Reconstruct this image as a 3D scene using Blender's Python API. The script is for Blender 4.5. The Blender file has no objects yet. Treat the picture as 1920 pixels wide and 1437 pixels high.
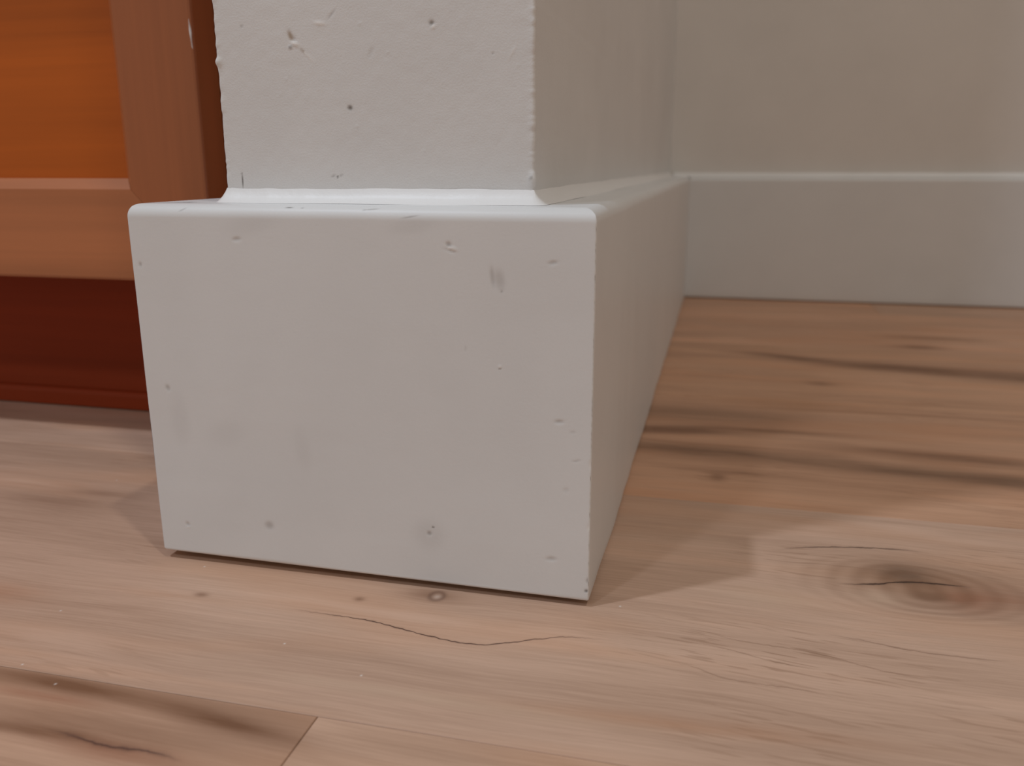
import bpy, bmesh, math, random
import numpy as np
from mathutils import Matrix, Vector

scn = bpy.context.scene
COL = scn.collection
random.seed(7)

# ---------------------------------------------------------------- camera
FPX, PITCH, YAW, ROLL = 1595.465, 0.25024064, -0.23898658, -0.00178402
CPOS = (0.2115259, -0.27315564, 0.15310596)
def _rz(t): return np.array([[math.cos(t), -math.sin(t), 0], [math.sin(t), math.cos(t), 0], [0, 0, 1]])
def _rx(t): return np.array([[1, 0, 0], [0, math.cos(t), -math.sin(t)], [0, math.sin(t), math.cos(t)]])
R = _rz(ROLL) @ _rx(PITCH) @ np.array([[1, 0, 0], [0, 0, -1], [0, 1, 0]], float) @ _rz(YAW)
cam_data = bpy.data.cameras.new('camera')
cam = bpy.data.objects.new('camera', cam_data)
COL.objects.link(cam)
m = Matrix.Identity(4)
for i in range(3):
    m[i][0] = R[0][i]; m[i][1] = -R[1][i]; m[i][2] = -R[2][i]; m[i][3] = CPOS[i]
cam.matrix_world = m
cam_data.sensor_width = 36.0
cam_data.lens = FPX / 1920 * 36.0
cam_data.clip_start = 0.01
cam_data.dof.use_dof = True
cam_data.dof.focus_distance = 0.30
cam_data.dof.aperture_fstop = 12.0
scn.camera = cam

# ---------------------------------------------------------------- light
w = bpy.data.worlds.new('world'); scn.world = w; w.use_nodes = True
bg = w.node_tree.nodes['Background']
bg.inputs[0].default_value = (1.0, 0.86, 0.72, 1)
bg.inputs[1].default_value = 0.27
def ceiling_lamp(name, loc, power, col, size=0.09):
    L = bpy.data.lights.new(name, 'AREA'); L.shape = 'DISK'; L.size = size
    L.energy = power; L.color = col
    o = bpy.data.objects.new(name, L); COL.objects.link(o); o.location = loc
    return o
ceiling_lamp('ceiling_lamp', (-0.80, -0.665, 2.4), 17.5, (0.88, 1.0, 1.16), 0.10)
ceiling_lamp('ceiling_lamp', (0.97, -0.69, 2.4), 10.5, (1.0, 0.97, 0.92), 0.10)
ceiling_lamp('ceiling_lamp', (-0.92, -2.2, 2.4), 16.0, (0.88, 1.0, 1.16), 0.24)
ceiling_lamp('ceiling_lamp', (0.97, -2.3, 2.4), 4.0, (1.0, 0.97, 0.94), 0.30)
scn.view_settings.view_transform = 'Standard'
scn.view_settings.look = 'None'
scn.view_settings.gamma = 1.0
scn.view_settings.use_curve_mapping = False
scn.view_settings.exposure = 0.0

# ---------------------------------------------------------------- dimensions (metres)
W, H, D = 0.1729, 0.140, 0.7566         # wrapped wall end: width, board height, depth to the rear board
T = 0.016                               # board thickness
XL, XR = 0.0326, 0.1489                 # plaster faces of the wall end
GAP = 0.0036                            # the boards stop just short of the floor, a little closer to the right
def gap_front(x): return 0.0036 - 0.0012 * np.clip(x / 0.1729, 0, 1)

# ---------------------------------------------------------------- helpers
def srgb(r, g, b):
    f = lambda c: (c / 255 / 12.92) if c / 255 <= 0.04045 else ((c / 255 + 0.055) / 1.055) ** 2.4
    return (f(r), f(g), f(b))

def link(name, me, mat, parent=None, **props):
    o = bpy.data.objects.new(name, me); COL.objects.link(o)
    if mat: me.materials.append(mat)
    if parent: o.parent = parent
    for k, v in props.items(): o[k] = v
    return o

def mesh_from(name, verts, faces, smooth=True, marks=None):
    me = bpy.data.meshes.new(name)
    me.from_pydata([tuple(v) for v in verts], [], [tuple(f) for f in faces])
    me.validate(); me.update()
    if smooth: me.polygons.foreach_set('use_smooth', [True] * len(me.polygons))
    if marks is not None:
        a = me.color_attributes.new('mark', 'FLOAT_COLOR', 'POINT')
        a.data.foreach_set('color', np.asarray(marks, np.float32).ravel())
    return me

def grid_faces(n, mm, flip=False):
    i, j = np.meshgrid(np.arange(n - 1), np.arange(mm - 1), indexing='ij')
    a = i * mm + j; b = (i + 1) * mm + j; c = (i + 1) * mm + j + 1; d = i * mm + j + 1
    q = np.stack([a, b, c, d], -1).reshape(-1, 4)
    return q[:, ::-1] if flip else q

def grid_mesh(name, P, flip=False, smooth=True, marks=None):
    n, mm = P.shape[:2]
    return mesh_from(name, P.reshape(-1, 3).tolist(), grid_faces(n, mm, flip).tolist(), smooth,
                     None if marks is None else marks.reshape(-1, 4))

def vnoise(x, seed, scale):
    """1-D smooth value noise"""
    rs = np.random.RandomState(seed); tab = rs.rand(4096) * 2 - 1
    t = np.asarray(x, float) * scale + 1000; i = np.floor(t).astype(int); f = t - i
    f = f * f * (3 - 2 * f)
    return tab[i % 4096] * (1 - f) + tab[(i + 1) % 4096] * f

def vnoise2(x, y, seed, sx, sy):
    rs = np.random.RandomState(seed); tab = rs.rand(256, 256) * 2 - 1
    tx = np.asarray(x, float) * sx + 500; ty = np.asarray(y, float) * sy + 500
    i = np.floor(tx).astype(int); j = np.floor(ty).astype(int); f = tx - i; g = ty - j
    f = f * f * (3 - 2 * f); g = g * g * (3 - 2 * g)
    T_ = lambda a, b: tab[a % 256, b % 256]
    return (T_(i, j) * (1 - f) + T_(i + 1, j) * f) * (1 - g) + (T_(i, j + 1) * (1 - f) + T_(i + 1, j + 1) * f) * g

def prism_mesh(name, outline, y0, y1, bevel=0.0, seg=2):
    """outline in (x, z), extruded along y"""
    bm = bmesh.new()
    a = [bm.verts.new((x, y0, z)) for x, z in outline]
    f = bm.faces.new(a)
    r = bmesh.ops.extrude_face_region(bm, geom=[f])
    vs = [g for g in r['geom'] if isinstance(g, bmesh.types.BMVert)]
    bmesh.ops.translate(bm, verts=vs, vec=(0, y1 - y0, 0))
    bmesh.ops.recalc_face_normals(bm, faces=bm.faces[:])
    if bevel: bmesh.ops.bevel(bm, geom=bm.edges[:], offset=bevel, segments=seg, affect='EDGES', profile=0.5)
    me = bpy.data.meshes.new(name); bm.to_mesh(me); bm.free()
    return me

def box_mesh(name, x0, x1, y0, y1, z0, z1, bevel=0.0, seg=1):
    me = prism_mesh(name, [(x0, z0), (x1, z0), (x1, z1), (x0, z1)], y0, y1, bevel, seg)
    return me

# ---------------------------------------------------------------- node expressions
class NT:
    def __init__(self, mat):
        self.t = mat.node_tree; self.n = self.t.nodes; self.l = self.t.links
    def math(self, op, a, b=None, c=None, clamp=False):
        nd = self.n.new('ShaderNodeMath'); nd.operation = op; nd.use_clamp = clamp
        for k, v in enumerate((a, b, c)):
            if v is None: continue
            if isinstance(v, E): self.l.new(v.s, nd.inputs[k])
            else: nd.inputs[k].default_value = float(v)
        return E(self, nd.outputs[0])
class E:
    def __init__(self, nt, s): self.nt, self.s = nt, s
    def __add__(self, o): return self.nt.math('ADD', self, o)
    __radd__ = __add__
    def __sub__(self, o): return self.nt.math('SUBTRACT', self, o)
    def __rsub__(self, o): return self.nt.math('SUBTRACT', o, self)
    def __mul__(self, o): return self.nt.math('MULTIPLY', self, o)
    __rmul__ = __mul__
    def __truediv__(self, o): return self.nt.math('DIVIDE', self, o)
    def abs(self): return self.nt.math('ABSOLUTE', self)
    def exp_neg(self): return self.nt.math('POWER', math.e, 0 - self)
    def clamp(self): return self.nt.math('ADD', self, 0.0, clamp=True)
    def smooth(self, a, b):
        nd = self.nt.n.new('ShaderNodeMapRange'); nd.interpolation_type = 'SMOOTHSTEP'
        self.nt.l.new(self.s, nd.inputs[0]); nd.inputs[1].default_value = a; nd.inputs[2].default_value = b
        return E(self.nt, nd.outputs[0])

def new_mat(name):
    mt = bpy.data.materials.new(name); mt.use_nodes = True
    nt = NT(mt); bs = mt.node_tree.nodes['Principled BSDF']
    return mt, nt, bs

def xyz(nt, kind='Object'):
    tc = nt.n.new('ShaderNodeTexCoord'); sp = nt.n.new('ShaderNodeSeparateXYZ')
    nt.l.new(tc.outputs[kind], sp.inputs[0])
    return E(nt, sp.outputs[0]), E(nt, sp.outputs[1]), E(nt, sp.outputs[2]), tc.outputs[kind]

def vec(nt, x, y, z):
    c = nt.n.new('ShaderNodeCombineXYZ')
    for k, v in enumerate((x, y, z)):
        if isinstance(v, E): nt.l.new(v.s, c.inputs[k])
        else: c.inputs[k].default_value = v
    return c.outputs[0]

def noise(nt, v, scale=1.0, detail=2.0, rough=0.5, dist=0.0):
    nd = nt.n.new('ShaderNodeTexNoise'); nt.l.new(v, nd.inputs['Vector'])
    nd.inputs['Scale'].default_value = scale; nd.inputs['Detail'].default_value = detail
    nd.inputs['Roughness'].default_value = rough; nd.inputs['Distortion'].default_value = dist
    return E(nt, nd.outputs[0])

def mix(nt, fac, a, b, mode='MIX'):
    nd = nt.n.new('ShaderNodeMix'); nd.data_type = 'RGBA'; nd.blend_type = mode
    for k, v in ((0, fac), (6, a), (7, b)):
        if isinstance(v, E): nt.l.new(v.s, nd.inputs[k])
        elif isinstance(v, bpy.types.NodeSocket): nt.l.new(v, nd.inputs[k])
        elif k == 0: nd.inputs[0].default_value = v
        else: nd.inputs[k].default_value = (*v[:3], 1)
    return nd.outputs[2]

def bump(nt, bs, h, strength, dist=0.001):
    b = nt.n.new('ShaderNodeBump'); b.inputs['Strength'].default_value = strength
    b.inputs['Distance'].default_value = dist
    nt.l.new(h.s, b.inputs['Height']); nt.l.new(b.outputs[0], bs.inputs['Normal'])

# ---------------------------------------------------------------- materials
def paint(name, base, rough, peel_scale, peel, blotch=0.05, marks=False, spec=0.4):
    mt, nt, bs = new_mat(name)
    x, y, z, o = xyz(nt)
    n1 = noise(nt, o, 9.0, 3.0, 0.55)
    n2 = noise(nt, o, 42.0, 2.0, 0.5)
    f = ((n1 - 0.5) * 2.2 + (n2 - 0.5) * 0.8) * blotch
    col = mix(nt, (f + 0.5).clamp(), tuple(c * 0.86 for c in base), tuple(min(1, c * 1.14) for c in base))
    if marks:
        at = nt.n.new('ShaderNodeAttribute'); at.attribute_name = 'mark'
        col = mix(nt, E(nt, at.outputs['Alpha']), col, at.outputs['Color'])
    nt.l.new(col, bs.inputs['Base Color'])
    bs.inputs['Roughness'].default_value = rough
    bs.inputs['Specular IOR Level'].default_value = spec
    p1 = noise(nt, o, peel_scale, 2.0, 0.6)
    p2 = noise(nt, o, peel_scale * 0.22, 2.0, 0.5)
    bump(nt, bs, p1 + p2 * 0.8, peel, 0.0006)
    return mt

WHITE = srgb(220, 221, 221)
M_board = paint('white_gloss_paint', WHITE, 0.42, 900.0, 0.05, 0.25, True)
M_board2 = paint('white_board_paint', WHITE, 0.42, 900.0, 0.05, 0.18)
M_wall = paint('white_wall_paint', srgb(220, 220, 219), 0.6, 1500.0, 0.16, 0.25, True, 0.3)
M_wall2 = paint('plain_wall_paint', srgb(219, 215, 210), 0.6, 700.0, 0.12, 0.2, False, 0.3)
M_caulk = paint('white_caulk', srgb(232, 231, 230), 0.4, 500.0, 0.12, 0.1)

def cabinet_wood(name, base, along, rough, coat=0.45, var=1.0):
    mt, nt, bs = new_mat(name)
    x, y, z, o = xyz(nt)
    if along == 'x': v1 = vec(nt, x * 4.0, y * 60.0, z * 150.0); v2 = vec(nt, x * 1.4, y * 14.0, z * 26.0)
    else: v1 = vec(nt, x * 150.0, y * 60.0, z * 4.0); v2 = vec(nt, x * 26.0, y * 14.0, z * 1.4)
    g = (noise(nt, v1, 1.0, 3.0, 0.6) - 0.5) * 0.6 + (noise(nt, v2, 1.0, 2.0, 0.5) - 0.5) * 0.9
    col = mix(nt, (g * var + 0.5).clamp(), tuple(c * 0.68 for c in base), tuple(c * 1.32 for c in base))
    nt.l.new(col, bs.inputs['Base Color'])
    bs.inputs['Roughness'].default_value = rough
    bs.inputs['Coat Weight'].default_value = coat
    bs.inputs['Coat Roughness'].default_value = 0.30
    bs.inputs['Specular IOR Level'].default_value = 0.3
    bump(nt, bs, noise(nt, v1, 1.0, 2.0), 0.04, 0.0004)
    return mt
M_cabx = cabinet_wood('amber_wood_rail', srgb(174, 107, 66), 'x', 0.5, 0.7)  # base paler than the panel: varnish sheen put into the colour
M_cabz = cabinet_wood('amber_wood_stile', srgb(164, 96, 56), 'z', 0.5, 0.6)  # stile sheen likewise put into a paler, browner base colour
M_panel = cabinet_wood('orange_wood_panel', srgb(178, 88, 18), 'x', 0.5, 0.2)
M_toe = cabinet_wood('dark_red_wood', srgb(146, 54, 16), 'x', 0.6, 0.0)

# vinyl plank: printed grain, knots and cracks
def plank_material():
    mt, nt, bs = new_mat('printed_oak_plank')
    x, y, z, o = xyz(nt)
    x = x - 0.0028; y = y + 0.0038
    oi = nt.n.new('ShaderNodeObjectInfo')
    base = oi.outputs['Color']; seed = E(nt, oi.outputs['Alpha'])
    s = seed * 37.0
    def gauss(cx, rx, cy, ry, slope=0.0):
        dx = (x - cx) / rx
        dy = (y - cy - (x - cx) * slope) / ry if slope else (y - cy) / ry
        return (dx * dx + dy * dy).exp_neg()
    # the grain flows around the knots
    wob = (noise(nt, vec(nt, x * 7.0, y * 9.0, s), 1.0, 2.0) - 0.5) * 0.010
    kn = gauss(0.285, 0.035, 0.047, 0.020)
    kn2 = gauss(0.115, 0.012, -0.0005, 0.006)
    yw = y + wob + (y - 0.047) * kn * -0.75 + (y + 0.0005) * kn2 * -0.6
    fine = noise(nt, vec(nt, x * 30.0, yw * 900.0, s), 1.0, 3.0, 0.65)
    mid = noise(nt, vec(nt, x * 9.0, yw * 150.0, s + 3.0), 1.0, 3.0, 0.6)
    broad = noise(nt, vec(nt, x * 4.0, yw * 34.0, s + 7.0), 1.0, 3.0, 0.55)
    patch = noise(nt, vec(nt, x * 5.0, yw * 14.0, s + 11.0), 1.0, 2.0, 0.5)
    ragged = noise(nt, vec(nt, x * 34.0, (yw + x * 0.06) * 210.0, s + 41.0), 1.0, 3.0, 0.65)
    warm = noise(nt, vec(nt, x * 7.0, yw * 26.0, s + 51.0), 1.0, 2.0, 0.5).smooth(0.48, 0.70)
    dk = mix(nt, 1.0, base, (0.52, 0.46, 0.42), 'MULTIPLY')
    lt = mix(nt, 1.0, base, (1.16, 1.19, 1.24), 'MULTIPLY')
    tone = ((fine - 0.5) * 0.8 + (mid - 0.5) * 0.7 + (broad - 0.5) * 0.95 + (patch - 0.5) * 0.8)
    col = mix(nt, (tone * 0.75 + 0.64).clamp(), dk, lt)
    # orange streaks
    org = mix(nt, 1.0, base, (1.06, 0.84, 0.66), 'MULTIPLY')
    col = mix(nt, broad.smooth(0.56, 0.78) * 0.35, col, org)
    col = mix(nt, warm * 0.30, col, org)
    col = mix(nt, noise(nt, vec(nt, x * 8.0, yw * 44.0, s + 61.0), 1.0, 2.0, 0.6).smooth(0.56, 0.72) * 0.5, col, lt)
    # dark mineral streaks in some planks (weight by seed)
    st = noise(nt, vec(nt, x * 2.4, yw * 40.0, s + 21.0), 1.0, 2.0, 0.55).smooth(0.60, 0.74)
    drk = mix(nt, 1.0, base, (0.55, 0.49, 0.44), 'MULTIPLY')
    heavy = seed.smooth(0.45, 0.55)
    col = mix(nt, st * heavy * 0.6, col, drk)
    # short pores
    po = noise(nt, vec(nt, x * 55.0, (yw + x * 0.10) * 620.0, s + 31.0), 1.0, 1.0, 0.5).smooth(0.57, 0.66)
    pm = noise(nt, vec(nt, x * 10.0, y * 22.0, s + 5.0), 1.0, 1.0).smooth(0.50, 0.70) * 0.6 + gauss(0.235, 0.05, -0.012, 0.018) * 0.9
    col = mix(nt, (po * pm).clamp() * 0.7, col, drk)
    def blotch(col, cx, rx, cy, ry, c, a, slope=0.0, grain=True):
        g = gauss(cx, rx, cy, ry, slope)
        if grain: g = (g * ((mid * 0.6 + broad * 0.6 + patch * 0.3 + ragged * 0.5) * 2.1 - 1.05)).clamp()
        return mix(nt, g * a, col, c)
    BR = srgb(112, 74, 48); RD = srgb(150, 98, 72); GY = srgb(104, 74, 52); LT = srgb(205, 176, 152)
    # big knot
    col = blotch(col, 0.292, 0.034, 0.052, 0.017, srgb(150, 112, 84), 0.75)
    col = blotch(col, 0.285, 0.010, 0.058, 0.008, srgb(112, 86, 68), 0.8)
    col = blotch(col, 0.303, 0.009, 0.041, 0.009, RD, 0.65)
    col = blotch(col, 0.290, 0.008, 0.040, 0.005, srgb(120, 88, 66), 0.6)
    col = blotch(col, 0.318, 0.014, 0.046, 0.010, RD, 0.45)
    kx = (x - 0.290) / 0.034; ky = (yw - 0.0475) / 0.017
    kr = nt.math('SQRT', kx * kx + ky * ky + 0.002)
    ringn = nt.math('SINE', kr * 22.0 + broad * 9.0)
    col = mix(nt, (ringn * 0.5 + 0.5) * (kr * kr * 0.9).exp_neg() * 0.38, col, srgb(120, 84, 60))
    col = blotch(col, 0.272, 0.008, 0.036, 0.006, LT, 0.45)
    col = blotch(col, 0.232, 0.020, 0.027, 0.008, LT, 0.45)
    # small knot by the board: dark ring with a pale middle
    q = ((x - 0.1148) / 0.0030); q2 = ((y + 0.0008) / 0.0036)
    rr = nt.math('SQRT', q * q + q2 * q2)
    ring = (((rr - 0.85) / 0.34) * ((rr - 0.85) / 0.34)).exp_neg()
    col = mix(nt, gauss(0.1130, 0.010, -0.0005, 0.0040) * 0.55, col, BR)
    col = mix(nt, ring * 0.55, col, srgb(104, 76, 62))
    col = mix(nt, gauss(0.1150, 0.0014, -0.0012, 0.0016) * 0.6, col, srgb(206, 186, 172))
    col = blotch(col, 0.088, 0.002, -0.0095, 0.0016, BR, 0.6, 0, False)
    col = blotch(col, 0.0300, 0.0028, -0.0200, 0.0016, BR, 0.6, 0, False)
    # streaks of the planks behind and of the dark plank in front
    for c in [(0.27, 0.040, 0.447, 0.009, BR, 0.8, -0.28), (0.36, 0.07, 0.425, 0.016, BR, 0.85, -0.12), (0.46, 0.07, 0.412, 0.020, BR, 0.8, -0.1),
              (0.380, 0.020, 0.515, 0.008, BR, 0.7, 0.0), (0.40, 0.04, 0.560, 0.010, BR, 0.45, 0.0), (0.2836, 0.010, 0.362, 0.006, BR, 0.6, 0.0),
              (0.20, 0.05, 0.189, 0.010, GY, 0.75, -0.03), (0.29, 0.06, 0.183, 0.011, GY, 0.7, -0.12), (0.37, 0.05, 0.174, 0.012, GY, 0.75, -0.1),
              (0.19, 0.05, 0.226, 0.009, BR, 0.8, 0.15), (0.25, 0.04, 0.236, 0.004, BR, 0.5, 0.0), (0.335, 0.06, 0.209, 0.008, BR, 0.7, -0.06),
              (0.20, 0.08, 0.262, 0.020, GY, 0.55, 0.0), (0.214, 0.004, 0.150, 0.006, BR, 0.5, 0.0), (0.22, 0.03, 0.158, 0.003, BR, 0.4, 0.0),
              (0.26, 0.06, 0.300, 0.012, srgb(176, 128, 92), 0.5, 0.0),
              (0.026, 0.030, -0.0800, 0.0035, BR, 0.75, -0.04), (0.080, 0.024, -0.0845, 0.0040, BR, 0.85, -0.12), (0.04, 0.05, -0.094, 0.005, BR, 0.45, 0.0),
              (0.03, 0.03, -0.100, 0.003, BR, 0.7, 0.0), (0.060, 0.020, -0.103, 0.004, RD, 0.5, 0.0), (0.02, 0.02, -0.086, 0.002, RD, 0.55, 0.0),
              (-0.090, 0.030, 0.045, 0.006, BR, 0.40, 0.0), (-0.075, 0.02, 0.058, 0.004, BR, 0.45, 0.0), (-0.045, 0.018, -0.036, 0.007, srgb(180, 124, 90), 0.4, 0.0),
              (0.205, 0.05, -0.055, 0.0035, srgb(178, 128, 94), 0.45, 0.06), (0.13, 0.05, -0.060, 0.003, LT, 0.5, 0.0)]:
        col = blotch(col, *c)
    # cracks: y = curve(x), dark and slightly recessed
    cr_h = None
    def crack(col, pts, width, a, c=srgb(58, 36, 26)):
        nonlocal cr_h
        x0, x1 = pts[0][0], pts[-1][0]; ys = [p[1] for p in pts]; y0, y1 = min(ys) - 1e-3, max(ys) + 1e-3
        fc = nt.n.new('ShaderNodeFloatCurve'); cm = fc.mapping; cv = cm.curves[0]
        N = [((p[0] - x0) / (x1 - x0), (p[1] - y0) / (y1 - y0)) for p in pts]
        cv.points[0].location = N[0]; cv.points[1].location = N[-1]
        for p in N[1:-1]: cv.points.new(*p)
        cm.update()
        u = (x - x0) / (x1 - x0)
        nt.l.new(u.clamp().s, fc.inputs['Value'])
        jit = (noise(nt, vec(nt, x * 420.0, 0.0, 3.3), 1.0, 1.0) - 0.5) * 0.0010
        yc = E(nt, fc.outputs[0]) * (y1 - y0) + y0 + jit
        wn = noise(nt, vec(nt, x * 160.0, 1.0, 9.1), 1.0, 1.0) * 1.5 + 0.1
        taper = (u.smooth(0.0, 0.35) * (1 - u).smooth(0.0, 0.30))
        d = ((y - yc).abs() / (wn * width)).exp_neg() * taper
        cr_h = d if cr_h is None else cr_h + d
        return mix(nt, (d * a).clamp(), col, c)
    col = crack(col, [(0.060, -0.0215), (0.0768, -0.0220), (0.097, -0.0228), (0.112, -0.0257), (0.1201, -0.0272), (0.1356, -0.0288), (0.1457, -0.026), (0.1587, -0.0200), (0.1706, -0.0165), (0.185, -0.0160)], 0.00026, 1.5, srgb(72, 44, 34))
    col = crack(col, [(0.235, 0.066), (0.2476, 0.073), (0.2692, 0.0785), (0.2871, 0.0805), (0.300, 0.080)], 0.00040, 1.3)
    col = crack(col, [(0.256, 0.043), (0.2721, 0.0465), (0.2843, 0.0510), (0.2976, 0.0522), (0.31, 0.052)], 0.00050, 1.7)
    col = crack(col, [(0.030, -0.0985), (0.0392, -0.0993), (0.0555, -0.1010), (0.0654, -0.1003), (0.080, -0.103)], 0.0006, 1.0, srgb(84, 60, 54))
    col = crack(col, [(0.195, -0.0235), (0.205, -0.0245), (0.22, -0.0295), (0.24, -0.030), (0.255, -0.034)], 0.00028, 0.55, srgb(120, 86, 62))
    col = crack(col, [(0.200, -0.002), (0.2088, -0.0025), (0.222, -0.006), (0.2415, -0.0075), (0.2725, -0.0147), (0.29, -0.016)], 0.00028, 0.55, srgb(120, 86, 62))
    col = crack(col, [(0.205, -0.010), (0.215, -0.0115), (0.235, -0.0165), (0.25, -0.018)], 0.00028, 0.55, srgb(120, 86, 62))
    col = crack(col, [(0.245, 0.006), (0.26, 0.004), (0.285, 0.0005), (0.31, 0.002)], 0.00032, 0.7, srgb(110, 78, 58))
    # specks of dried paint
    for (px_, py_) in [(0.0180, 0.0005), (-0.0800, 0.0750), (0.181, 0.0075), (0.0760, -0.0430), (0.108, -0.054), (-0.0120, -0.0420), (0.0010, -0.0735), (0.019, -0.0800)]:
        col = mix(nt, gauss(px_, 0.00036, py_, 0.0004) * 0.8, col, srgb(228, 220, 212))
    nt.l.new(col, bs.inputs['Base Color'])
    bs.inputs['Roughness'].default_value = 0.48
    bs.inputs['Specular IOR Level'].default_value = 0.35
    bump(nt, bs, fine * 0.25 + mid * 0.15 - cr_h * 0.8, 0.20, 0.0005)
    return mt
M_plank = plank_material()
M_sub, _, _b = new_mat('subfloor'); _b.inputs['Base Color'].default_value = (*srgb(60, 46, 36), 1)

# ---------------------------------------------------------------- floor: slab with planks as parts
PW, PL = 0.1903, 1.22
Y_SEAM = -0.0795
FX0, FX1 = -1.7, 2.1
floor = link('floor', box_mesh('floor', FX0, FX1, Y_SEAM - 8 * PW, D + 0.03, -0.02, -0.006), M_sub,
             kind='structure', label='light oak look plank floor running under the white wall end')
def plank(x0, x1, y0, y1, colr, seed):
    bm = bmesh.new(); g = 0.00012
    bmesh.ops.create_cube(bm, size=1)
    for v in bm.verts:
        v.co = Vector(((x0 + g) if v.co.x < 0 else (x1 - g), (y0 + g) if v.co.y < 0 else (y1 - g), -0.006 if v.co.z < 0 else 0.0))
    top = [e for e in bm.edges if all(v.co.z > -1e-6 for v in e.verts)]
    bmesh.ops.bevel(bm, geom=top, offset=0.0002, segments=1, affect='EDGES')
    me = bpy.data.meshes.new('plank'); bm.to_mesh(me); bm.free()
    o = link('plank', me, M_plank, floor); o.color = (*colr, seed)
    return o
C_light = srgb(200, 166, 142); C_mid = srgb(198, 158, 130); C_warm = srgb(202, 158, 127); C_dark = srgb(200, 162, 135)
row_spec = {0: ([-0.75, 0.47 + 0.45], [C_light] * 4, [0.31, 0.22, 0.18, 0.4]),       # row of the wall end
            -1: ([-1.116, 0.1068, 1.3268], [C_mid, C_dark, srgb(202, 166, 140), C_light], [0.3, 0.72, 0.27, 0.35]),
            1: ([-0.9, 0.02, 1.24], [C_warm, C_light, C_warm, C_mid], [0.62, 0.33, 0.81, 0.4]),
            2: ([-0.5, 0.72], [C_warm, srgb(200, 156, 124), C_mid], [0.42, 0.44, 0.4]),
            3: ([-0.8, 0.12, 1.34], [C_mid, C_warm, C_warm, C_mid], [0.5, 0.4, 0.36, 0.6])}
pal = [C_light, C_mid, C_warm, C_dark]
for r in range(-8, 5):
    y0 = Y_SEAM + r * PW; y1 = min(y0 + PW, D + 0.03)
    if r in row_spec: js, cs, ss = row_spec[r]
    else:
        a = FX0 + random.uniform(0.2, PL); js = [a + k * PL for k in range(3) if a + k * PL < FX1 - 0.1]
        cs = [random.choice(pal) for _ in range(5)]; ss = [random.random() for _ in range(5)]
    xs = [FX0] + js + [FX1]
    for k in range(len(xs) - 1): plank(xs[k], xs[k + 1], y0, y1, cs[k], ss[k])

# ---------------------------------------------------------------- walls
GREY = srgb(120, 112, 106); DARK = srgb(70, 58, 50); TAN = srgb(150, 124, 92); PALE = srgb(236, 232, 226)
def apply_marks(X, Z, marks, deps, board=False):
    """marks: (x, z, rx, rz, angle_deg, depth_mm, colour, alpha). Depth > 0 is a dent, < 0 a raised bit."""
    dep = np.zeros_like(X); colr = np.zeros(X.shape + (4,))
    for (cx, cz, rx, rz, an, d, c, a) in marks:
        cx *= 1.0133; cz += -0.0016 * (1 - cz / 0.14) if board else 0.015 * (cz - 0.148)
        ca, sa = math.cos(math.radians(an)), math.sin(math.radians(an))
        u = ((X - cx) * ca + (Z - cz) * sa) / rx; v = (-(X - cx) * sa + (Z - cz) * ca) / rz
        g = np.exp(-(u * u + v * v) ** 1.5)
        dep += d * 1e-3 * g
        al = np.clip(g * a, 0, 1)
        m0 = al > colr[..., 3]
        colr[m0, :3] = c; colr[..., 3] = np.maximum(colr[..., 3], al)
    return dep + deps, colr

# partition wall whose end the boards wrap
zs = np.concatenate([[0.0, 0.05, 0.10], np.arange(0.132, 0.2501, 0.0005), [0.26, 0.30, 0.5, 1.0, 1.7, 2.4]])
rc = 0.0011
ysr = np.concatenate([np.linspace(T + rc, T + 0.012, 16), [0.035, 0.06, 0.10, 0.16, 0.25, 0.4, 0.6, D + T]])
plan = [(XL, y, -1, 0) for y in ysr[::-1]]
for t in np.linspace(0, 90, 7)[1:-1]:
    a = math.radians(t); plan.append((XL + rc - rc * math.cos(a), T + rc - rc * math.sin(a), -math.cos(a), -math.sin(a)))
plan += [(x, T, 0, -1) for x in np.arange(XL + rc, XR - rc + 1e-6, 0.0005)]
for t in np.linspace(0, 90, 7)[1:-1]:
    a = math.radians(t); plan.append((XR - rc + rc * math.sin(a), T + rc - rc * math.cos(a), math.sin(a), -math.cos(a)))
plan += [(XR, y, 1, 0) for y in ysr]
plan = np.array(plan)
Pw = np.zeros((len(plan), len(zs), 3)); Nn = plan[:, None, 2:4]
Pw[..., 0] = plan[:, None, 0]; Pw[..., 1] = plan[:, None, 1]; Pw[..., 2] = zs[None]
X, Z = Pw[..., 0], Pw[..., 2]
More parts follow.
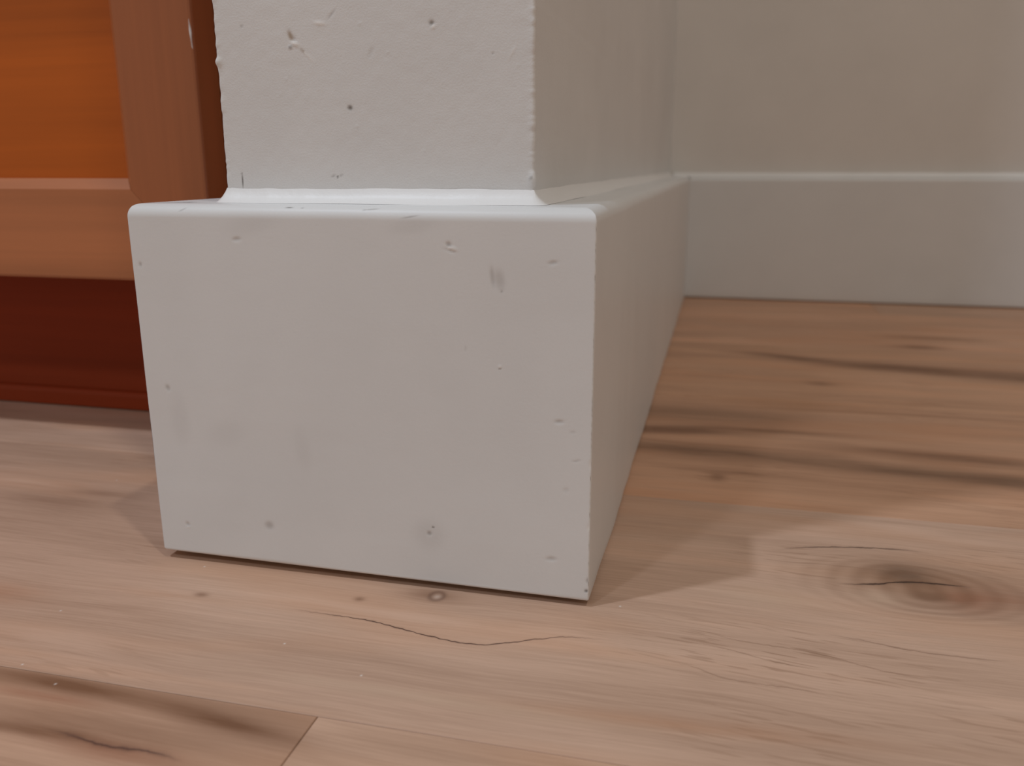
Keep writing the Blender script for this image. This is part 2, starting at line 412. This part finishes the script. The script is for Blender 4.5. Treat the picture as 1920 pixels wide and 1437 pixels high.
wm = [(0.0612, 0.1962, 0.0008, 0.0018, 20, 0.25, TAN, 0.75), (0.0628, 0.1936, 0.0016, 0.0007, -25, -0.45, PALE, 0.7), (0.0610, 0.1926, 0.0007, 0.0006, 0, -0.4, DARK, 0.5),
      (0.0622, 0.1950, 0.0010, 0.0010, 40, 0.3, GREY, 0.3), (0.0672, 0.1897, 0.0034, 0.0004, -42, -0.2, PALE, 0.4), (0.0655, 0.1912, 0.0012, 0.0005, -42, 0.2, TAN, 0.5),
      (0.0722, 0.1998, 0.0022, 0.0006, -8, -0.3, PALE, 0.6), (0.0768, 0.2025, 0.0022, 0.0004, 45, 0.2, GREY, 0.3),
      (0.1122, 0.1985, 0.0009, 0.0008, 0, 0.35, GREY, 0.8), (0.1128, 0.1972, 0.0006, 0.0007, 0, -0.3, PALE, 0.7),
      (0.0820, 0.1724, 0.0010, 0.0008, -20, 0.30, GREY, 0.95), (0.0386, 0.1482, 0.00022, 0.0026, 2, 0.15, DARK, 0.9), (0.0385, 0.1503, 0.0003, 0.0003, 0, 0.1, DARK, 0.9),
      (0.0761, 0.1493, 0.0004, 0.0004, 0, 0.1, DARK, 0.9), (0.0745, 0.1496, 0.0009, 0.0004, 20, 0.1, GREY, 0.4), (0.0775, 0.1498, 0.0008, 0.0004, 20, 0.1, GREY, 0.35),
      (0.0905, 0.1900, 0.0008, 0.0020, -30, 0.15, GREY, 0.12), (0.1395, 0.1885, 0.0003, 0.0028, -32, -0.2, PALE, 0.35), (0.1330, 0.1885, 0.0004, 0.0004, 0, 0.2, GREY, 0.4),
      (0.0430, 0.2000, 0.0007, 0.0004, 0, 0.1, GREY, 0.4), (0.0810, 0.1600, 0.010, 0.004, 10, 0.05, GREY, 0.02), (0.1460, 0.1492, 0.0009, 0.0005, 40, -0.3, DARK, 0.35)]
rs = np.random.RandomState(4)
for k in range(40):
    wm.append((rs.uniform(XL + .004, XR - .004), rs.uniform(.148, .215), rs.uniform(.0002, .0005), rs.uniform(.0002, .0006), rs.uniform(-60, 60), rs.uniform(-.25, .15), GREY, 0.0))
frontmask = (plan[:, 3] < -0.9)[:, None]
dep, mk = apply_marks(X, Z, wm, 0)
dep *= frontmask; mk[..., 3] *= frontmask
dep *= 0.7
dep -= 0.00014 * vnoise2(X, Z, 3, 40, 35) + 0.000035 * vnoise2(X, Z, 5, 330, 300)
# paint bead on the corners
eL = np.exp(-((plan[:, 0] - XL) ** 2 + (plan[:, 1] - T) ** 2) / 0.0016 ** 2)[:, None]
eR = np.exp(-((plan[:, 0] - XR) ** 2 + (plan[:, 1] - T) ** 2) / 0.0016 ** 2)[:, None]
bead = lambda s: 0.00016 * (vnoise(zs, s, 420) + 0.8 * vnoise(zs, s + 1, 950)) + 0.0005 * np.clip(vnoise(zs, s + 2, 180) - 0.45, 0, 1)
dep -= eL * (bead(11) + 0.0009 * np.exp(-((zs - 0.1895) / 0.0012) ** 2))[None] + eR * (bead(21) + 0.0007 * np.exp(-((zs - 0.1485) / 0.0018) ** 2))[None] + 0.00012 * (eL + eR)
Pw[..., 0] -= Nn[..., 0] * dep; Pw[..., 1] -= Nn[..., 1] * dep
wall_left = link('wall_left', grid_mesh('wall_left', Pw, False, True, mk), M_wall, kind='structure',
                 label='white painted end of a partition wall rising above the wrapped board')
wall_back = link('wall_back', box_mesh('wall_back', XR, 2.1, D + T, D + T + 0.1, 0.0, 2.4), M_wall2, kind='structure',
                 label='shaded white wall at the rear right')

# ---------------------------------------------------------------- boards
RR = 0.0048                      # rounded top edge
def board_profile(t, gap, nz=None):
    """(depth inward from the face, z) from the bottom rear to the top rear"""
    p = [(t, gap), (0.0008, gap), (0.0004, gap + 0.0001), (0.0001, gap + 0.0004)]
    z0, z1 = gap + 0.0008, H - RR
    for zz in (np.linspace(z0, z1, nz) if nz else np.linspace(z0, z1, 8)): p.append((0.0, zz))
    for a in np.linspace(0, 90, 25)[1:]:
        a = math.radians(a); p.append((RR - RR * math.cos(a), H - RR + RR * math.sin(a)))
    p += [(t * 0.6 + RR * 0.4, H), (t, H)]
    return np.array(p)

RCL, RCR = 0.0020, 0.0007
# front board
pr = board_profile(T, GAP, 265)
d = pr[:, 0]; zz = pr[:, 1]
stations = []
def arc_pt(cx, cy, sx, r, th):
    """corner arc: th 0 faces -y, 90 faces sx*x"""
    a = math.radians(th); out = []
    for dd in d:
        if dd < r: out.append((cx + sx * (r - dd) * math.sin(a), cy - (r - dd) * math.cos(a)))
        else: out.append((cx + sx * (r - dd), cy + (dd - r)))
    return np.array(out)
for th in np.linspace(45, 0, 6)[:-1]: stations.append(arc_pt(RCL, RCL, -1, RCL, th))
for xx in np.arange(RCL, W - RCR + 1e-7, 0.0005):
    stations.append(np.stack([np.clip(xx, np.maximum(d, 0), W - d), d], 1))
for th in np.linspace(0, 45, 5)[1:]: stations.append(arc_pt(W - RCR, RCR, 1, RCR, th))
S = np.array(stations)
P = np.zeros(S.shape[:2] + (3,)); P[..., 0] = S[..., 0]; P[..., 1] = S[..., 1]; P[..., 2] = zz[None]
low = np.clip(1 - (zz - GAP) / 0.1, 0, 1)[None]
P[..., 2] += low * (gap_front(P[..., 0]) - GAP)
SM = srgb(150, 144, 140)
bmks = [(0.0440, 0.1281, 0.0016, 0.0007, 5, 0.5, GREY, 0.25), (0.1217, 0.1276, 0.0009, 0.0011, 30, 0.6, GREY, 0.45), (0.1226, 0.1266, 0.0020, 0.0006, -18, -0.5, PALE, 0.4), (0.1222, 0.1258, 0.0020, 0.0005, -18, 0.3, GREY, 0.2),
        (0.1366, 0.1172, 0.0008, 0.0034, 6, 0.45, GREY, 0.30), (0.1390, 0.1163, 0.0018, 0.0034, 8, 0.25, SM, 0.30), (0.1396, 0.1128, 0.0005, 0.0005, 0, 0.2, GREY, 0.5),
        (0.1567, 0.1226, 0.0016, 0.0006, 8, 0.4, GREY, 0.3), (0.0042, 0.1183, 0.0006, 0.0009, 10, 0.4, GREY, 0.4), (0.0102, 0.0722, 0.0009, 0.0012, 20, 0.4, GREY, 0.35),
        (0.1593, 0.0693, 0.0016, 0.0006, 4, 0.5, GREY, 0.3), (0.0128, 0.0172, 0.0007, 0.0011, 30, 0.5, GREY, 0.3), (0.0130, 0.0162, 0.0006, 0.0005, 30, -0.4, PALE, 0.4),
        (0.0481, 0.0203, 0.0018, 0.0016, 0, 0.3, SM, 0.45), (0.1122, 0.0238, 0.0010, 0.0009, 0, 0.4, GREY, 0.55), (0.1137, 0.0264, 0.0005, 0.0004, -35, 0.2, DARK, 0.9),
        (0.1571, 0.0188, 0.0018, 0.0008, 4, 0.4, GREY, 0.25), (0.1389, 0.0872, 0.0005, 0.0005, 0, -0.4, PALE, 0.6), (0.1389, 0.0866, 0.0004, 0.0003, 0, 0.2, GREY, 0.6),
        (0.1270, 0.0930, 0.0003, 0.0010, 0, 0.1, GREY, 0.2), (0.1640, 0.0660, 0.0012, 0.0003, 0, 0.2, GREY, 0.25), (0.1655, 0.0560, 0.0014, 0.0003, 10, 0.2, GREY, 0.3),
        (0.1620, 0.0450, 0.0010, 0.0010, 0, 0.2, GREY, 0.1),
        (0.0330, 0.0560, 0.0080, 0.0050, 15, 0.0, SM, 0.07), (0.0640, 0.0520, 0.0030, 0.0090, 8, 0.0, SM, 0.07), (0.0140, 0.0600, 0.0040, 0.0100, 0, 0.0, SM, 0.10),
        (0.0500, 0.1330, 0.0100, 0.0030, 8, 0.0, SM, 0.09), (0.1090, 0.1335, 0.0080, 0.0025, 8, 0.0, SM, 0.1), (0.1120, 0.0235, 0.0060, 0.0060, 0, 0.0, SM, 0.14),
        (0.0640, 0.1391, 0.0014, 0.00022, 0, 0.0, DARK, 0.65), (0.0690, 0.1390, 0.0005, 0.0002, 0, 0.0, DARK, 0.4), (0.0945, 0.1388, 0.0024, 0.0002, 4, 0.0, GREY, 0.5), (0.0920, 0.1386, 0.0008, 0.0002, 4, 0.0, GREY, 0.5), (0.1085, 0.1366, 0.0030, 0.00025, 9, 0.0, GREY, 0.45),
        (0.0230, 0.1380, 0.0014, 0.0003, 25, 0.1, GREY, 0.35), (0.1697, 0.0080, 0.0006, 0.0006, 0, 0.4, DARK, 0.8), (0.1700, 0.0120, 0.0003, 0.0010, 0, 0.3, GREY, 0.5), (0.1700, 0.0320, 0.0003, 0.0012, 0, 0.3, PALE, 0.5), (0.1701, 0.0550, 0.0003, 0.0015, 0, 0.3, PALE, 0.5)]
dep, mk = apply_marks(P[..., 0], P[..., 2], bmks, 0, True)
# long shallow brush waves
dep = dep * 0.42 + 0.00010 * vnoise2(P[..., 0], P[..., 2], 8, 22, 40) + 0.000012 * vnoise2(P[..., 0], P[..., 2], 9, 60, 200)
fm = ((d[None] < 0.004) & (zz[None] > GAP + 0.0009)).astype(float)
P[..., 1] += dep * fm
mk[..., 3] *= (d[None] < 0.006)
# nibbled right arris
nib = np.exp(-((P[..., 0] - W) / 0.0010) ** 2) * (d[None] < 0.001)
P[..., 0] -= nib * 0.00006 * (vnoise(zz, 31, 500) + vnoise(zz, 32, 1200))[None]
bf = link('baseboard_front', grid_mesh('baseboard_front', P, False, True, mk), M_board, kind='structure',
          label='white painted board with filled nail holes across the wall end')

def side_board(name, xface, sx, t, y_end, rc_, ny, gap, label):
    global d
    pr = board_profile(t, gap, 40); d = pr[:, 0]; z_ = pr[:, 1]
    st = []
    cx = xface - sx * rc_
    for th in np.linspace(45, 90, 5)[:-1]: st.append(arc_pt(cx, rc_, sx, rc_, th))
    for yy in ny:
        yv = np.clip(yy, np.minimum(d, T), y_end)
        st.append(np.stack([xface - sx * d, yv + 0 * d], 1))
    S = np.array(st); P = np.zeros(S.shape[:2] + (3,)); P[..., 0] = S[..., 0]; P[..., 1] = S[..., 1]; P[..., 2] = z_[None]
    low = np.clip(1 - (z_ - gap) / 0.1, 0, 1)[None]
    if sx > 0: P[..., 2] -= low * np.clip(P[..., 1] / 0.05, 0, 1) * 0.0016
    # mitre: the strip deeper than the front board's thickness starts at its rear
    for i in range(4):
        deep = d > T
        P[i, deep, 0] = (xface - sx * d)[deep]; P[i, deep, 1] = T
    wob = 0.00035 * vnoise(P[..., 1], 51, 26) + 0.0002 * vnoise(P[..., 1], 52, 70)
    P[..., 0] += sx * wob * (d[None] < 0.004) * np.clip((P[..., 1] - 0.002) / 0.02, 0, 1)
    return link(name, grid_mesh(name, P, sx < 0, True), M_board2, kind='structure', label=label)
ny = np.concatenate([np.arange(RCR, 0.1, 0.002), np.arange(0.1, D + T, 0.006), [D + T]])
br = side_board('baseboard_right', W, 1, W - XR, D + T, RCR, ny, 0.0024, 'shaded white board running back along the right side of the wall end')
bl = side_board('baseboard_left', 0.0, -1, XL, 0.134, RCL, np.concatenate([np.arange(RCL, 0.134, 0.003), [0.134]]), GAP, 'short white board return on the cabinet side of the wall end')

# rear board
pr = board_profile(T, 0.0012, 20)
xsb = np.linspace(W - 0.0002, 2.1, 120)
P = np.zeros((len(xsb), len(pr), 3)); P[..., 0] = xsb[:, None]; P[..., 1] = D + pr[None, :, 0]; P[..., 2] = pr[None, :, 1]
P[..., 1] += 0.0004 * vnoise(xsb, 61, 9)[:, None] * (pr[None, :, 0] < 0.004)
mk = np.zeros(P.shape[:2] + (4,))
bb = link('baseboard_back', grid_mesh('baseboard_back', P, False, True), M_board2, kind='structure', label='white board along the foot of the rear wall')
# caulk fillets where plaster meets the boards
def caulk(name, path, r, parent, seed):
    """path: list of (x, y, nx, ny); concave fillet on top of the board"""
    path = np.array(path); ph = np.linspace(0, 90, 9); o = r - r * np.cos(np.radians(ph)); hz = r - r * np.sin(np.radians(ph))
    tl = np.linspace(0, 1, 9); o = (0.4 * o + 0.6 * r * tl) * 0.85; hz = 0.4 * hz + 0.6 * r * (1 - tl)
    s = np.concatenate([[0], np.cumsum(np.hypot(np.diff(path[:, 0]), np.diff(path[:, 1])))])
    k = 1 + 0.03 * vnoise(s, seed, 45) + 0.03 * vnoise(s, seed + 1, 200)
    P = np.zeros((len(path), len(ph), 3))
    P[..., 0] = path[:, None, 0] + path[:, None, 2] * o[None] * k[:, None]
    P[..., 1] = path[:, None, 1] + path[:, None, 3] * o[None] * k[:, None]
    P[..., 2] = H + 0.00005 + hz[None] * k[:, None] + 0.00012 * vnoise2(s[:, None] + 0 * o[None], o[None] + 0 * s[:, None], seed + 2, 30, 1500)
    return link(name, grid_mesh(name, P, False, True), M_caulk, parent)
cp = [(XL, y, -1, 0) for y in np.linspace(0.134, T + 0.001, 40)]
cp += [(XL, T, -math.cos(math.radians(a)), -math.sin(math.radians(a))) for a in np.linspace(0, 90, 9)[1:-1]]
cp += [(x, T, 0, -1) for x in np.arange(XL, XR + 1e-6, 0.001)]
cp += [(XR, T, math.sin(math.radians(a)), -math.cos(math.radians(a))) for a in np.linspace(0, 90, 9)[1:-1]]
cp += [(XR, y, 1, 0) for y in np.concatenate([np.arange(T, 0.12, 0.002), np.arange(0.12, D + T, 0.008)])]
caulk('caulk_bead', cp, 0.0052, wall_left, 71)
caulk('caulk_bead', [(x, D + T, 0, -1) for x in np.linspace(W - 0.02, 2.1, 240)], 0.0045, wall_back, 81)

# ---------------------------------------------------------------- cabinet
def empty(name, loc, **props):
    o = bpy.data.objects.new(name, None); COL.objects.link(o); o.location = loc
    for k, v in props.items(): o[k] = v
    return o
CX0, CX1 = -0.56, 0.0300
YD, YF, YT = 0.115, 0.1355, 0.187           # door face, face frame, toe kick
DX0, DX1, DZ0, DZ1 = -0.52, -0.0405, 0.0945, 0.78
cab = empty('kitchen_cabinet', (0, 0, 0), label='amber stained wooden cabinet with recessed panel door left of the white wall end', category='cabinet')
# carcass and face frame
link('carcass', box_mesh('carcass', CX0, CX1, YF + 0.0195, 0.72, 0.092, 0.86, 0.0008), M_toe, cab)
link('face_frame_stile', box_mesh('face_frame_stile', -0.075, CX1, YF, YF + 0.019, 0.092, 0.86, 0.0008), M_cabz, cab)
link('face_frame_stile', box_mesh('face_frame_stile', CX0, -0.485, YF, YF + 0.019, 0.092, 0.86, 0.0008), M_cabz, cab)
link('face_frame_rail', box_mesh('face_frame_rail', -0.485, -0.075, YF, YF + 0.019, 0.092, 0.13, 0.0008), M_cabx, cab)
link('face_frame_rail', box_mesh('face_frame_rail', -0.485, -0.075, YF, YF + 0.019, 0.74, 0.86, 0.0008), M_cabx, cab)
link('toe_kick', box_mesh('toe_kick', CX0, CX1, YT, YT + 0.012, 0.001, 0.0925, 0.0004), M_toe, cab)
# base strip with a rounded top along the toe kick
ol = [(0.0, 0.0008), (0.0, 0.009)] + [(0.003 - 0.003 * math.cos(math.radians(a)), 0.009 + 0.003 * math.sin(math.radians(a))) for a in (30, 60, 90)] + [(0.005, 0.012), (0.005, 0.0008)]
P = np.array([[(x, YT - 0.005 + oy, oz) for oy, oz in ol] for x in np.linspace(CX0, CX1, 12)])
link('toe_strip', grid_mesh('toe_strip', P, True, False), M_toe, cab)

# door: mitred frame with an inner chamfer, and a recessed panel
door = link('door', box_mesh('door', DX0 + 0.036, DX1 - 0.036, YD + 0.0075, YD + 0.0135, DZ0 + 0.036, DZ1 - 0.036), M_panel, cab)
FWR, FWS, CHW, CHD = 0.0525, 0.0485, 0.0054, 0.0056
def frame_piece(name, p0, p1, inward, mat):
    FW, FO = (FWR, FWS) if name == 'rail' else (FWS, FWR)
    """profile across the member (u from the outer edge to the inner edge, depth v) swept p0->p1 with 45 degree mitres"""
    b = 0.0016
    prof = [(0.0, 0.0195), (0.0, b), (b * 0.3, b * 0.3), (b, 0.0), (FW - CHW, 0.0), (FW, CHD), (FW, 0.0195)]
    p0 = np.array(p0); p1 = np.array(p1); ax = (p1 - p0) / np.linalg.norm(p1 - p0); n = np.array(inward, float)
    vs, fs = [], []
    e = 0.00012
    for end, sgn in ((p0, 1), (p1, -1)):
        for u, v in prof:
            q = end + ax * sgn * (u * FO / FW + e) + n * u
            vs.append((q[0], YD + v, q[1]))
    k = len(prof)
    for i in range(k):
        j = (i + 1) % k; fs.append((i, j, k + j, k + i))
    fs.append(tuple(range(k))[::-1]); fs.append(tuple(range(k, 2 * k)))
    bm = bmesh.new(); V = [bm.verts.new(v) for v in vs]
    for f in fs: bm.faces.new([V[i] for i in f])
    bmesh.ops.recalc_face_normals(bm, faces=bm.faces[:])
    me = bpy.data.meshes.new(name); bm.to_mesh(me); bm.free()
    return link(name, me, mat, door)
A, B, C_, D_ = (DX0, DZ0), (DX1, DZ0), (DX1, DZ1), (DX0, DZ1)
frame_piece('rail', A, B, (0, 1), M_cabx)
frame_piece('stile', B, C_, (-1, 0), M_cabz)
frame_piece('rail', C_, D_, (0, -1), M_cabx)
frame_piece('stile', D_, A, (1, 0), M_cabz)

# thin white streak on the door's right arris
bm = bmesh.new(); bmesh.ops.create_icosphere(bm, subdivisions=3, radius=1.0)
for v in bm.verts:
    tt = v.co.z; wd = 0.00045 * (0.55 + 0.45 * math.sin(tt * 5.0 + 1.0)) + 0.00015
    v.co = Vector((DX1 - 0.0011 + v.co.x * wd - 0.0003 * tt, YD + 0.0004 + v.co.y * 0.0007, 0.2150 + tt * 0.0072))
me = bpy.data.meshes.new('pale_streak'); bm.to_mesh(me); bm.free()
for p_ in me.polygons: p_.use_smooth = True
link('pale_streak', me, M_caulk, door, label='thin pale streak on the door edge')
